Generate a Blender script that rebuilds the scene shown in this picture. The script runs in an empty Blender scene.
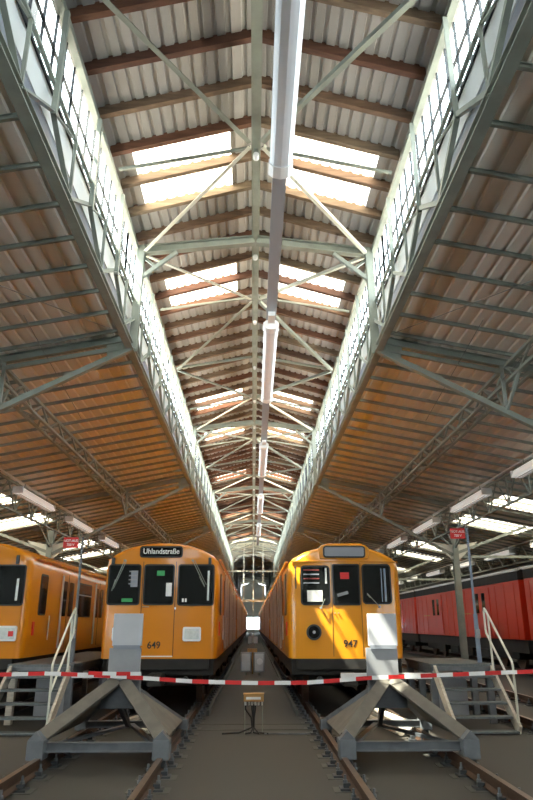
import bpy, math, random
from mathutils import Vector, Matrix
random.seed(7)
SC = bpy.context.scene
COL = SC.collection
R = math.radians

# ------------------------------------------------------------------ camera
FPX, PITCH, YAW = 650.0, 19.03, 1.12
cam_d = bpy.data.cameras.new('camera')
cam_d.sensor_fit = 'VERTICAL'; cam_d.sensor_height = 22.2; cam_d.sensor_width = 14.8
cam_d.lens = FPX * 22.2 / 800.0
cam_d.clip_start = 0.05; cam_d.clip_end = 600
cam = bpy.data.objects.new('camera', cam_d); COL.objects.link(cam)
cam.location = (0, 0, 1.57)
cam.rotation_euler = (R(90 + PITCH), 0, R(-YAW))
SC.camera = cam

# ------------------------------------------------------------------ world, sun, exposure
SC.view_settings.view_transform = 'Standard'
SC.view_settings.look = 'None'
SC.view_settings.gamma = 1
SC.view_settings.use_curve_mapping = False
SC.view_settings.exposure = 0.35
w = bpy.data.worlds.new('sky'); SC.world = w; w.use_nodes = True
bg = w.node_tree.nodes['Background']
bg.inputs[0].default_value = (0.86, 0.93, 1.0, 1)
bg.inputs[1].default_value = 9.0
sun_d = bpy.data.lights.new('sun', 'SUN'); sun_d.energy = 26; sun_d.angle = R(0.6); sun_d.color = (1, .92, .78)
sun = bpy.data.objects.new('sun', sun_d); COL.objects.link(sun)
sun.rotation_euler = Vector((0.60, 0.26, -1.0)).to_track_quat('-Z', 'Y').to_euler()
SC.cycles.max_bounces = 8; SC.cycles.diffuse_bounces = 6; SC.cycles.transparent_max_bounces = 12
SC.cycles.transmission_bounces = 5; SC.cycles.glossy_bounces = 3
SC.cycles.sample_clamp_indirect = 12
SC.cycles.caustics_reflective = False; SC.cycles.caustics_refractive = False

# ------------------------------------------------------------------ materials
def mat(name, col, rough=.6, metal=0, noise=0, scale=4, col2=None, spec=.5, bump=0, rnd=None, detail=4, stretch=None, coat=0):
    m = bpy.data.materials.new(name); m.use_nodes = True
    nt = m.node_tree; b = nt.nodes['Principled BSDF']
    b.inputs['Base Color'].default_value = (*col, 1)
    b.inputs['Roughness'].default_value = rough
    b.inputs['Metallic'].default_value = metal
    b.inputs['Specular IOR Level'].default_value = spec
    b.inputs['Coat Weight'].default_value = coat; b.inputs['Coat Roughness'].default_value = .04
    src = None
    if noise or rnd or bump:
        tc = nt.nodes.new('ShaderNodeTexCoord'); mp = nt.nodes.new('ShaderNodeMapping')
        nt.links.new(tc.outputs['Object'], mp.inputs['Vector'])
        if stretch: mp.inputs['Scale'].default_value = stretch
        oi = nt.nodes.new('ShaderNodeObjectInfo')
        vm = nt.nodes.new('ShaderNodeVectorMath'); vm.operation = 'SCALE'; vm.inputs['Scale'].default_value = 37
        cx = nt.nodes.new('ShaderNodeCombineXYZ')
        for i in range(3): nt.links.new(oi.outputs['Random'], cx.inputs[i])
        nt.links.new(cx.outputs[0], vm.inputs[0]); nt.links.new(vm.outputs[0], mp.inputs['Location'])
        nz = nt.nodes.new('ShaderNodeTexNoise'); nz.inputs['Scale'].default_value = scale; nz.inputs['Detail'].default_value = detail
        nt.links.new(mp.outputs[0], nz.inputs['Vector'])
        mr = nt.nodes.new('ShaderNodeMapRange'); mr.inputs[1].default_value = .3; mr.inputs[2].default_value = .7
        nt.links.new(nz.outputs['Fac'], mr.inputs[0])
        mx = nt.nodes.new('ShaderNodeMix'); mx.data_type = 'RGBA'
        c2 = col2 or tuple(c * (1 - noise) for c in col)
        mx.inputs[6].default_value = (*col, 1); mx.inputs[7].default_value = (*c2, 1)
        nt.links.new(mr.outputs[0], mx.inputs[0]); src = mx.outputs[2]
        if rnd:
            cr = nt.nodes.new('ShaderNodeValToRGB'); e = cr.color_ramp.elements
            while len(e) < len(rnd): e.new(.5)
            for k, c in enumerate(rnd):
                e[k].position = k / (len(rnd) - 1); e[k].color = (*c, 1)
            nt.links.new(oi.outputs['Random'], cr.inputs[0])
            ml = nt.nodes.new('ShaderNodeMix'); ml.data_type = 'RGBA'; ml.blend_type = 'MULTIPLY'; ml.inputs[0].default_value = 1
            nt.links.new(src, ml.inputs[6]); nt.links.new(cr.outputs[0], ml.inputs[7]); src = ml.outputs[2]
        if noise or rnd: nt.links.new(src, b.inputs['Base Color'])
        if bump:
            bp = nt.nodes.new('ShaderNodeBump'); bp.inputs['Strength'].default_value = bump; bp.inputs['Distance'].default_value = .02
            nt.links.new(nz.outputs['Fac'], bp.inputs['Height']); nt.links.new(bp.outputs[0], b.inputs['Normal'])
    return m

M = {}
M['steel'] = mat('painted_steel', (.31, .34, .29), .5, 0, .25, 3)
M['steel_white'] = mat('pale_steel', (.72, .72, .62), .5, 0, .15, 3)
M['steel_dark'] = mat('dark_steel', (.05, .055, .06), .5, .3)
M['rod'] = mat('rod_steel', (.25, .25, .23), .5, .2)
M['sheet'] = mat('lantern_sheet', (.46, .44, .42), .55, 0, .2, 1.2, stretch=(3, .35, 1))
M['aisle'] = mat('aisle_sheet', (.82, .75, .67), .55, 0, .15, 1.0, stretch=(3, .35, 1))
M['timber'] = mat('rafter_timber', (.85, .85, .85), .8, 0, .45, 2.5, stretch=(.6, 6, 6), bump=.3,
                  rnd=[(.11, .045, .03), (.28, .20, .13), (.20, .075, .04), (.32, .24, .16), (.23, .10, .055), (.14, .06, .04)])
M['yellow'] = mat('train_yellow', (.68, .235, .008), .3, 0, .08, 1.5, coat=.3)
M['yellow2'] = mat('train_warm_yellow', (.76, .30, .012), .3, 0, .08, 1.5, coat=.3)
M['red'] = mat('train_red', (.62, .032, .008), .35, 0, .12, 1.5, coat=.3)
M['black'] = mat('black_rubber', (.012, .012, .013), .5)
M['under'] = mat('underframe_grime', (.022, .02, .018), .8, 0, .5, 3)
M['glass'] = mat('tinted_glass', (.012, .014, .014), .06, 0, spec=.6)
M['lens'] = mat('lamp_lens', (.72, .76, .74), .2, 0, .2, 20)
M['chrome'] = mat('bright_metal', (.6, .6, .6), .3, .9)
M['alu'] = mat('bare_aluminium', (.62, .62, .62), .38, .7, .1, 4)
M['galv'] = mat('galvanised_steel', (.17, .185, .20), .5, .3, .3, 6)
M['galv_rust'] = mat('weathered_flange', (.165, .15, .125), .7, .05, .3, 5)
M['white'] = mat('white_paint', (.80, .80, .80), .5, 0, .06, 3)
M['whitepanel'] = mat('white_cladding', (.78, .80, .78), .5, 0, .08, 1)
M['pad'] = mat('buffer_pad', (.50, .51, .54), .5, 0, .1, 3)
M['plate'] = mat('grey_plate', (.32, .33, .345), .45, .2, .15, 4)
M['redp'] = mat('red_paint', (.62, .02, .02), .45)
M['red_dim'] = mat('dim_red_print', (.18, .03, .025), .6)
M['wood_plank'] = mat('pale_plank', (.55, .50, .42), .8, 0, .3, 5, stretch=(1, 5, 5))
M['grating'] = mat('step_grating', (.15, .17, .175), .6, .3, .3, 30)
M['concrete'] = mat('concrete_floor', (.060, .056, .048), .75, 0, 0, .7, col2=(.030, .028, .024), bump=.15, detail=9)
b_ = M['concrete'].node_tree
M['slab'] = mat('concrete_slab', (.12, .115, .10), .8, 0, .3, 2.0)
M['rail'] = mat('rail_rust', (.085, .045, .026), .6, .3, .3, 8)
M['railtop'] = mat('rail_head', (.20, .14, .10), .4, .6, .2, 12)
M['lumi'] = mat('luminaire_plastic', (.80, .83, .88), .25, 0, .05, 3)
M['lamp_sky_glow'] = mat('lamp_and_skylight_glow', (.85, .85, .82), .4)
_e = M['lamp_sky_glow'].node_tree.nodes['Principled BSDF']; _e.inputs['Emission Color'].default_value = (1, .98, .92, 1); _e.inputs['Emission Strength'].default_value = .3
M['tray'] = mat('cable_tray', (.24, .26, .30), .5, 0)
M['paper'] = mat('paper', (.8, .8, .78), .7)
M['green'] = mat('green_card', (.05, .35, .12), .7)
M['orange'] = mat('orange_box', (.55, .30, .10), .6, 0, .2, 6)
M['birch'] = mat('pale_bark', (.62, .55, .45), .8, 0, 0, 9, col2=(.14, .10, .08), stretch=(1, 1, 1))
M['wall'] = mat('side_wall', (.10, .10, .095), .8, 0, .3, 1)
M['wall_pale'] = mat('end_wall_paint', (.62, .64, .60), .7, 0, .1, 1)
M['blue'] = mat('blue_steel', (.22, .28, .37), .5, .2, .2, 4)
for n in ('glazing', 'skylight'):
    m = bpy.data.materials.new(n); m.use_nodes = True; nt = m.node_tree; nt.nodes.remove(nt.nodes['Principled BSDF'])
    out = nt.nodes['Material Output']; mix = nt.nodes.new('ShaderNodeMixShader')
    if n == 'glazing':
        a = nt.nodes.new('ShaderNodeBsdfTransparent'); a.inputs[0].default_value = (.93, .96, .95, 1)
        b = nt.nodes.new('ShaderNodeBsdfGlossy'); b.inputs['Roughness'].default_value = .05; mix.inputs[0].default_value = .06
    else:
        a = nt.nodes.new('ShaderNodeBsdfTranslucent'); a.inputs[0].default_value = (.80, .72, .58, 1)
        b = nt.nodes.new('ShaderNodeBsdfDiffuse'); b.inputs[0].default_value = (.8, .76, .68, 1); mix.inputs[0].default_value = .25
    nt.links.new(a.outputs[0], mix.inputs[1]); nt.links.new(b.outputs[0], mix.inputs[2]); nt.links.new(mix.outputs[0], out.inputs[0])
    M[n] = m

# ------------------------------------------------------------------ helpers
class MB:
    def __init__(s): s.v = []; s.f = []; s.m = []
    def add(s, v, f, mi=0):
        o = len(s.v); s.v += [tuple(p) for p in v]; s.f += [tuple(i + o for i in q) for q in f]; s.m += [mi] * len(f); return s
    def box(s, x0, x1, y0, y1, z0, z1, mi=0):
        v = [(x, y, z) for x in (x0, x1) for y in (y0, y1) for z in (z0, z1)]
        return s.add(v, [(0, 1, 3, 2), (4, 6, 7, 5), (0, 4, 5, 1), (2, 3, 7, 6), (0, 2, 6, 4), (1, 5, 7, 3)], mi)
    def frame(s, p, q, up=(0, 0, 1)):
        p, q = Vector(p), Vector(q); d = (q - p).normalized(); u = Vector(up)
        if abs(d.dot(u)) > .98: u = Vector((0, 1, 0)) if abs(d.y) < .9 else Vector((1, 0, 0))
        sd = d.cross(u).normalized(); u = sd.cross(d).normalized(); return p, q, d, sd, u
    def prof(s, p, q, pts, up=(0, 0, 1), mi=0, cap=True):
        p, q, d, sd, u = s.frame(p, q, up); n = len(pts)
        v = [p + sd * a + u * b for a, b in pts] + [q + sd * a + u * b for a, b in pts]
        f = [(i, (i + 1) % n, n + (i + 1) % n, n + i) for i in range(n)]
        if cap: f += [tuple(range(n - 1, -1, -1)), tuple(range(n, 2 * n))]
        return s.add(v, f, mi)
    def bar(s, p, q, w=.05, h=None, up=(0, 0, 1), mi=0):
        h = h or w; return s.prof(p, q, [(-w/2, -h/2), (w/2, -h/2), (w/2, h/2), (-w/2, h/2)], up, mi)
    def ang(s, p, q, w=.06, t=.012, up=(0, 0, 1), mi=0):
        return s.prof(p, q, [(-w/2, -w/2), (w/2, -w/2), (w/2, -w/2 + t), (-w/2 + t, -w/2 + t), (-w/2 + t, w/2), (-w/2, w/2)], up, mi)
    def ib(s, p, q, w=.1, h=.2, t=.015, up=(0, 0, 1), mi=0):
        a, b, c = w/2, h/2, t/2
        return s.prof(p, q, [(-a, -b), (a, -b), (a, -b + t), (c, -b + t), (c, b - t), (a, b - t), (a, b), (-a, b), (-a, b - t), (-c, b - t), (-c, -b + t), (-a, -b + t)], up, mi)
    def tube(s, p, q, r=.02, n=8, mi=0, up=(0, 0, 1)):
        return s.prof(p, q, [(r * math.cos(2 * math.pi * i / n), r * math.sin(2 * math.pi * i / n)) for i in range(n)], up, mi)
    def path(s, pts, r=.02, n=8, mi=0):
        pts = [Vector(p) for p in pts]; rings = []
        for i, p in enumerate(pts):
            d = (pts[min(i + 1, len(pts) - 1)] - pts[max(i - 1, 0)]).normalized()
            u = Vector((0, 0, 1)) if abs(d.z) < .9 else Vector((0, 1, 0))
            if i: u = lastu
            sd = d.cross(u).normalized(); u = sd.cross(d).normalized(); lastu = u
            rings.append([p + sd * r * math.cos(2 * math.pi * k / n) + u * r * math.sin(2 * math.pi * k / n) for k in range(n)])
        v = [x for g in rings for x in g]; f = []
        for i in range(len(pts) - 1):
            for k in range(n): f.append((i * n + k, i * n + (k + 1) % n, (i + 1) * n + (k + 1) % n, (i + 1) * n + k))
        f += [tuple(range(n - 1, -1, -1)), tuple(range((len(pts) - 1) * n, len(pts) * n))]
        return s.add(v, f, mi)
    def ext(s, poly, off, mi=0):
        n = len(poly); o = Vector(off); v = [Vector(p) for p in poly]; v += [p + o for p in v]
        return s.add(v, [tuple(range(n)), tuple(range(2 * n - 1, n - 1, -1))] + [(i, n + i, n + (i + 1) % n, (i + 1) % n) for i in range(n)], mi)
    def build(s, name, m, parent=None, bevel=0, smooth=False, loc=(0, 0, 0)):
        me = bpy.data.meshes.new(name); me.from_pydata(s.v, [], s.f)
        for x in (m if isinstance(m, (list, tuple)) else [m]): me.materials.append(M[x] if isinstance(x, str) else x)
        for p, i in zip(me.polygons, s.m): p.material_index = i
        import bmesh
        b = bmesh.new(); b.from_mesh(me); bmesh.ops.recalc_face_normals(b, faces=b.faces)
        b.to_mesh(me); b.free()
        if smooth: me.shade_smooth() if hasattr(me, 'shade_smooth') else None
        o = bpy.data.objects.new(name, me); COL.objects.link(o); o.location = loc
        if parent: o.parent = parent
        if bevel:
            md = o.modifiers.new('bevel', 'BEVEL'); md.width = bevel; md.segments = 2; md.limit_method = 'ANGLE'; md.angle_limit = R(40)
        return o

def tag(o, label=None, cat=None, group=None, kind=None):
    if label: o['label'] = label
    if cat: o['category'] = cat
    if group: o['group'] = group
    if kind: o['kind'] = kind
    return o
def empty(name, loc=(0, 0, 0), label=None, cat=None, group=None, rz=0):
    o = bpy.data.objects.new(name, None); COL.objects.link(o); o.location = loc; o.rotation_euler = (0, 0, rz); o.empty_display_size = .1
    return tag(o, label, cat, group)
def kids(o): return [c for c in COL.objects if c.parent == o]
def copy_tree(o, loc=None, label=None, group=None, parent=None, tree=None):
    c = o.copy(); COL.objects.link(c); c.parent = parent
    for ch in (tree or TREE(o)): copy_tree(ch[0], parent=c, tree=ch[1] or [None])if ch else None
    if loc is not None: c.location = loc
    if label: c['label'] = label
    if group: c['group'] = group
    return c
def TREE(o): return [(c, TREE(c)) for c in kids(o)]
def text(body, size, loc, m, parent, name='lettering', rot=(90, 0, 0), ext=.002, align='CENTER', sx=1):
    cu = bpy.data.curves.new(name, 'FONT'); cu.body = body; cu.size = size; cu.extrude = ext; cu.offset = size * .012; cu.align_x = align; cu.align_y = 'CENTER'
    cu.materials.append(M[m]); o = bpy.data.objects.new(name, cu); COL.objects.link(o); o.location = loc
    o.rotation_euler = tuple(R(a) for a in rot); 
    dg = bpy.context.evaluated_depsgraph_get(); me = bpy.data.meshes.new_from_object(o.evaluated_get(dg)); bpy.data.objects.remove(o)
    o = bpy.data.objects.new(name, me); COL.objects.link(o); o.location = loc; o.rotation_euler = tuple(R(a) for a in rot)
    o.scale = (sx, 1, 1); o.parent = parent
    if not me.materials: me.materials.append(M[m])
    return o
def rrect(x0, x1, z0, z1, r, n=4):
    pts = []
    for cx, cz, a0 in ((x1 - r, z1 - r, 0), (x0 + r, z1 - r, 90), (x0 + r, z0 + r, 180), (x1 - r, z0 + r, 270)):
        for k in range(n + 1):
            a = R(a0 + 90 * k / n); pts.append((cx + r * math.cos(a), cz + r * math.sin(a)))
    return pts
def struct(o): o['kind'] = 'structure'; return o

FL = -.18                       # floor level (rail top is z = 0)
Y0, Y1 = -9.0, 150.0            # hall ends
WOOD_END = 69.0
XO = 15.0                       # outer wall
def zl(x): return 10.42 - .285 * abs(x)          # underside line of the lantern rafters
def za(x): return 7.42 - .195 * (abs(x) - 2.6)   # underside line of the aisle sheeting
FR = [-1.3 + 14 * k for k in range(11)]          # main frames

# ------------------------------------------------------------------ floor, walls
struct(MB().box(-XO, XO, Y0, Y1, FL - .3, FL).build('floor', 'concrete'))
for sg, sd in ((-1, 'left'), (1, 'right')):
    a, b = sorted((sg * XO, sg * (XO + .2))); f = MB()
    f.box(a, b, Y0, Y1, FL, 1.3); f.box(a, b, Y0, Y1, 3.7, 5.2); f.box(a, b, 11, Y1, 1.3, 3.7)
    y = Y0
    while y < 11: f.box(a, b, y, y + .5, 1.3, 3.7); y += 3.5
    struct(f.build('wall_' + sd, 'wall'))
    struct(MB().box((a + b) / 2 - .01, (a + b) / 2 + .01, Y0, 11, 1.3, 3.7).build('window_%d' % (4 if sg < 0 else 5), 'glazing'))  # unseen side windows, added to light the near ceiling
# wall behind the photographer: brick below, glazed above, glazed lantern gable
f = MB(); f.box(-XO, XO, Y0 - .2, Y0, FL, 5.0)
for sg in (-1, 1): f.ext([(sg * XO, Y0, 4.75), (sg * XO, Y0, 5.1), (sg * 2.6, Y0, 7.6), (sg * 2.6, Y0, 4.75)], (0, -.2, 0))
struct(f.build('wall_front', 'wall'))
f = MB()
for k in range(5): f.box(-2.6 + k * 1.3 - .04, -2.6 + k * 1.3 + .04, Y0 - .14, Y0 - .06, 4.75, 9.6)
f.box(-2.6, 2.6, Y0 - .14, Y0 - .06, 6.0, 6.08); f.box(-2.6, 2.6, Y0 - .14, Y0 - .06, 7.5, 7.6)
o = struct(f.build('window_2', 'steel_dark'))
MB().ext([(-2.6, Y0 - .1, 5.0), (2.6, Y0 - .1, 5.0), (2.6, Y0 - .1, 9.6), (0, Y0 - .1, 10.4), (-2.6, Y0 - .1, 9.6)], (0, -.02, 0)).build('glass_pane', 'glazing', o)
# unseen slab added on the left aisle roof, blocks sun from the foreground
struct(MB().box(-3.55, -3.38, Y0, 7.6, 7.32, 10.65).build('wall_sun_blocker', 'wall'))
# far end wall
f = MB(); f.box(-XO, XO, Y1, Y1 + .2, FL, .5); f.ext([(-XO, Y1, 3.0), (XO, Y1, 3.0), (XO, Y1, 5.1), (2.6, Y1, 7.6), (2.6, Y1, 9.6), (0, Y1, 10.5), (-2.6, Y1, 9.6), (-2.6, Y1, 7.6), (-XO, Y1, 5.1)], (0, .2, 0))
for k in range(-9, 10): f.box(k * 1.6 - .08, k * 1.6 + .08, Y1, Y1 + .2, .5, 3.0)
struct(f.build('wall_back', 'wall_pale'))
struct(MB().box(-XO, XO, Y1 + .1, Y1 + .12, .5, 3.0).build('window_3', 'glazing'))

# ------------------------------------------------------------------ roof sheeting (corrugated, ribs run along the hall)
def rib_sheet(mb, x0, x1, zf, y0, y1, pitch, dep):
    s = 1 if x1 > x0 else -1; n = max(1, round(abs(x1 - x0) / pitch)); P = abs(x1 - x0) / n
    pts = []
    for i in range(n):
        for a, d in ((0, 0), (.62, 0), (.68, dep), (.94, dep)): pts.append((x0 + s * (i + a) * P, d))
    pts.append((x1, 0))
    v = [(x, y, zf(x) + d) for y in (y0, y1) for x, d in pts]; m = len(pts)
    mb.add(v, [(i, i + 1, m + i + 1, m + i) for i in range(m - 1)])
SKY_C = sorted([10.75 + 14 * k for k in range(-1, 5)] + [15.42 + 14 * k for k in range(-1, 5)])      # centre rafters of the roof lights
def strips(y0, y1, half):
    out, y = [], y0
    for c in SKY_C:
        if c - half > y0 and c + half < y1: out.append((y, c - half)); y = c + half
    out.append((y, y1)); return out
L_OFF, A_OFF = .17, .0
zls = lambda x: zl(x) + L_OFF
HL = .93
mb = MB()
for s in (-1, 1):
    rib_sheet(mb, 0, s * .5, zls, Y0, Y1, .2, .035)
    rib_sheet(mb, s * 2.32, s * 2.82, zls, Y0, Y1, .2, .035)
    for a, b in strips(Y0, Y1, HL): rib_sheet(mb, s * .5, s * 2.32, zls, a, b, .2, .035)
struct(mb.build('ceiling', 'sheet'))
mb = MB()
for s in (-1, 1):
    rib_sheet(mb, s * 2.72, s * 9.3, za, Y0, Y1, .25, .04)
    rib_sheet(mb, s * 12.2, s * (XO + .2), za, Y0, Y1, .25, .04)
    for a, b in strips(Y0, Y1, HL): rib_sheet(mb, s * 9.3, s * 12.2, za, a, b, .25, .04)
struct(mb.build('ceiling', 'aisle'))
# roof lights: translucent sheets, two bays long
for s in (-1, 1):
    sd = 'left' if s < 0 else 'right'
    for c in SKY_C:
        if c < Y0 + 1 or c > 75: continue
        mb = MB(); rib_sheet(mb, s * .5, s * 2.32, lambda x: zls(x) + .004, c - HL - .05, c + HL + .06, .2, .035)
        tag(mb.build('roof_light', 'skylight'), 'glowing translucent roof light in the %s slope of the tall central lantern' % sd, 'skylight', 'roof lights in the %s slope of the lantern' % sd)
        mb = MB(); rib_sheet(mb, s * 9.3, s * 12.2, lambda x: za(x) + .004, c - HL - .06, c + HL + .05, .25, .04)
        tag(mb.build('roof_light', 'skylight'), 'bright strip roof light in the low outer roof on the %s, beyond the lamp girder' % sd, 'skylight', 'roof lights in the %s outer roof' % sd)

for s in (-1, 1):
    mb = MB(); rib_sheet(mb, s * .5, s * 2.4, lambda x: zls(x) - .05, 132, 147, .4, .035)  # emissive strip under the solid ceiling, its glow stands in for daylight
    tag(mb.build('roof_light', 'lamp_sky_glow'), 'self-glowing roof light strip of the %s roof slope at the far hall end' % ('left' if s < 0 else 'right'), 'skylight')
# ------------------------------------------------------------------ clerestory walls
for s in (-1, 1):
    sd = 'left' if s < 0 else 'right'
    X = s * 2.72
    # sill cladding, dark flashing gap, eave beam
    struct(MB().box(min(X, X + s * .05), max(X, X + s * .05), Y0, Y1, 7.75, 8.22).build('trim_' + sd, 'whitepanel'))
    struct(MB().box(min(X + s * .02, X + s * .08), max(X + s * .02, X + s * .08), Y0, Y1, 7.40, 7.76).build('trim_' + sd, 'tray'))
    struct(MB().box(min(s * 2.60, s * 2.70), max(s * 2.60, s * 2.70), Y0, Y1, 9.44, 9.56).build('trim_' + sd, 'steel'))
    struct(MB().box(min(s * 2.70, s * 2.75), max(s * 2.70, s * 2.75), Y0, Y1, 9.46, 9.85).build('trim_' + sd, 'sheet'))
    nwin = 0
    for k in range(23):
        a, b = Y0 + .3 + 7 * k - .3, Y0 + 7 * (k + 1)
        b = min(b, Y1)
        if a >= Y1: break
        nwin += 1
        if a > 76:
            struct(MB().box(X - .02, X + .02, a, b, 8.22, 9.44).build('trim_' + sd, 'whitepanel')); continue
        fr = MB(); fr.box(X - .025, X + .025, a, b, 8.22, 8.28); fr.box(X - .02, X + .02, a, b, 8.84, 8.862)
        n = 16
        for i in range(n + 1):
            y = a + (b - a) * i / n; fr.box(X - .018, X + .018, y - (.028 if i % n == 0 else .011), y + (.028 if i % n == 0 else .011), 8.25, 9.44)
        o = struct(fr.build('window_%d' % (10 + nwin + (30 if s > 0 else 0)), 'steel_dark'))
        MB().box(X - .004, X + .004, a, b, 8.25, 9.46).build('glass_pane', 'glazing', o)

# clerestory lattice girders, one per 14 m bay
def girder_bay(s):
    g = empty('lattice_girder', (0, 0, 0), 'x', 'girder')
    x = s * 2.6
    MB().ib((x + s * .04, 0, 7.12), (x + s * .04, 14, 7.12), .16, .14, .016).build('bottom_chord', 'steel', g)
    MB().bar((x + s * .02, 0, 8.20), (x + s * .02, 14, 8.20), .05, .05).build('upper_chord', 'steel', g)
    for k in range(7):
        yb, ya, yc = 2 * k, 2 * k + 1, 2 * k + 2
        for (p, q, wd) in (((x, yb, 7.80), (x, ya, 7.19), .07), ((x, ya, 7.19), (x, yc, 7.80), .07)):
            MB().ang(p, q, wd, .014).build('diagonal', 'steel', g)
        if k: MB().ang((x - s * .02, yb, 7.70), (x - s * .02, yb, 9.45), .07, .014).build('post', 'steel', g)
        MB().bar((x, ya, 7.15), (x, ya, 8.18), .045, .03).build('hanger', 'steel', g)
        MB().bar((x, yb, 7.78), (x + s * .02, ya, 8.18), .035, .02).build('brace', 'steel', g)
    return g
for s in (-1, 1):
    sd = 'left' if s < 0 else 'right'
    g0 = girder_bay(s); tr = TREE(g0)
    lab = 'grey green lattice girder zigzagging under the %s row of clerestory panes' % sd
    grp = 'lattice girders under the %s clerestory' % sd
    g0.location.y = FR[0]; g0['label'] = lab; g0['group'] = grp
    for y in FR[1:8]: copy_tree(g0, (0, y, 0), tree=tr)
    # beyond, only the plain chords
    e = empty('edge_girder', (s * 2.6, FR[8], 7.1), 'pale far continuation of the %s clerestory girder at the hall end' % sd, 'girder')
    m_ = MB().bar((0, 0, 0), (0, Y1 - FR[8] - .1, 0), .16, .14)
    for y in range(0, int(Y1 - FR[8]) - 3, 4): m_.bar((0, y, 0), (0, y + 2, .7), .07); m_.bar((0, y + 2, .7), (0, y + 4, 0), .07)
    m_.build('bottom_chord', 'steel_white', e)  # pale tone again for the brightly lit, hazy far end

# ------------------------------------------------------------------ timber rafters of the lantern
def rafter_mesh(s, w_, h_, name, m_):
    x0, x1 = s * .06, s * 2.66
    mb = MB().ext([(x0, -w_/2, zl(x0)), (x1, -w_/2, zl(x1)), (x1, -w_/2, zl(x1) + h_), (x0, -w_/2, zl(x0) + h_)], (0, w_, 0))
    return mb.build(name, m_, bevel=.008)
for s in (-1, 1):
    sd = 'left' if s < 0 else 'right'
    base = rafter_mesh(s, .11, .215, 'timber_rafter', 'timber')
    tag(base, 'weathered brown timber rafter spanning the %s slope of the central lantern' % sd, 'rafter', 'timber rafters of the %s lantern slope' % sd)
    y = 7.02 - .9333 * 12; first = True
    while y < WOOD_END:
        if y > -2:
            o = base if first else base.copy()
            if not first: COL.objects.link(o)
            first = False; o.location = (0, y, 0)
            o.rotation_euler = (0, R(random.uniform(-.15, .15)), 0)
        y += .93333
    base = rafter_mesh(s, .09, .215, 'steel_rafter', 'steel_white')  # paler steel stands in for brighter light and haze at the far end
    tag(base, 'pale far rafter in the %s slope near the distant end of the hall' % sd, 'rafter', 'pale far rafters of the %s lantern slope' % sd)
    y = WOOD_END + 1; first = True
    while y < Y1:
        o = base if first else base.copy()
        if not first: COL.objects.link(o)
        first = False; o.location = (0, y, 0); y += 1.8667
# aisle rafters
for s in (-1, 1):
    sd = 'left' if s < 0 else 'right'
    a, b = s * 2.72, s * (XO - .02)
    base = MB().ib((a, 0, za(a) - .04), (b, 0, za(b) - .04), .05, .075, .010).build('steel_rafter', 'steel')
    tag(base, 'slim grey steel rafter under the %s aisle roof sheets' % sd, 'rafter', 'steel rafters under the %s aisle roof' % sd)
    y = 8.02 - .857 * 6; first = True
    while y < 100:
        o = base if first else base.copy()
        if not first: COL.objects.link(o)
        first = False; o.location = (0, y, 0); y += .86 if y < 75 else 3.4

# ridge beam
rb = empty('ridge_beam', (0, 0, 9.95), 'grey steel ridge beam running along the top of the lantern', 'beam'); rb['kind'] = 'thing'
m_ = MB().ib((0, Y0, .12), (0, Y1, .12), .17, .2, .018); m_.build('beam', 'steel', rb)
m_ = MB().box(-.045, .045, 9.9, Y1, -.16, -.02); m_.build('lower_channel', 'steel', rb)
for k in range(20):
    y = 9.9 + 3.5 * k
    MB().tube((-.0, y - .06, -.2), (-.0, y + .06, -.2), .055, 10).build('coupling', 'white', rb)

# ------------------------------------------------------------------ main frames
def main_frame(pale=False, detail=True):
    st = 'steel_white' if pale else 'steel'
    g = empty('roof_frame', (0, 0, 0), 'x', 'frame')
    for s in (-1, 1):
        MB().ib((s * 2.58, 0, 7.05), (s * 2.54, 0, 9.55), .16, .17, .02, up=(0, 1, 0)).build('post', st, g)
        MB().ib((s * 2.58, 0, 9.46), (s * .02, 0, 9.76), .16, .2, .02).build('portal_beam', st, g)
        MB().bar((s * 2.5, -.02, 8.78), (s * 1.75, -.02, 9.42), .08, .08).build('knee_brace', st, g)
        MB().bar((s * 2.5, .08, 9.34), (s * 2.15, .08, 9.05), .06, .06).build('knee_brace', st, g)
        # roof-plane bracing and tie to the ridge nodes
        for d in (-1, 1):
            MB().ang((s * 2.45, d * .1, 9.42), (s * .12, d * 2.95, 9.86), .075, .012).build('bracing', 'steel_white', g)
            MB().bar((s * 2.5, d * 2.8, 9.42), (s * .1, d * 2.9, 9.86), .05, .05).build('tie', st, g)
        # aisle part
        a = Vector((s * 2.62, 0, 7.08)); c = Vector((s * 8.05, 0, 4.22)); tt = 2.6 / 5.43
        MB().bar(a, c, .13, .11).build('strut', st, g)
        MB().ib((s * 2.65, 0, 7.36 - .02), (s * 8.15, 0, za(8.15) - .12), .12, .17, .014).build('upper_chord', st, g)
        n = a.lerp(c, tt)
        MB().bar((s * 2.8, 0, 7.1), (n.x, 0, za(n.x) - .3), .07, .09).build('tie', st, g)
        MB().bar(n, (n.x - s * .0, 0, za(n.x) - .15), .07).build('hanger', st, g)
        for d in (-1, 1): MB().bar(n, (n.x + s * .1, d * .65, za(n.x) - .5), .055).build('hanger', st, g)
        MB().ext([(s * 2.66, -.015, 7.4), (s * 3.15, -.015, 7.26), (s * 3.1, -.015, 6.85), (s * 2.62, -.015, 7.02)], (0, .03, 0)).build('gusset_plate', st, g)
    return g
fr0 = main_frame(); tr = TREE(fr0)
names = {1: 'nearest grey steel roof frame, its knee braced posts just above the two train fronts', 2: 'second grey steel roof frame counted inward from the nearest braced frame', 3: 'third grey steel roof frame, a little way down the lantern',
         4: 'fourth grey steel roof frame, well down the lantern', 5: 'fifth roof frame, last before the pale far part of the lantern'}
fr0['label'] = names[1]; fr0.location.y = FR[1]
for k in (2, 3, 4, 5): copy_tree(fr0, (0, FR[k], 0), names[k], tree=tr)
copy_tree(fr0, (0, FR[0], 0), 'grey steel roof frame overhead, its bracing entering at the top edge of the picture', tree=tr)
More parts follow.
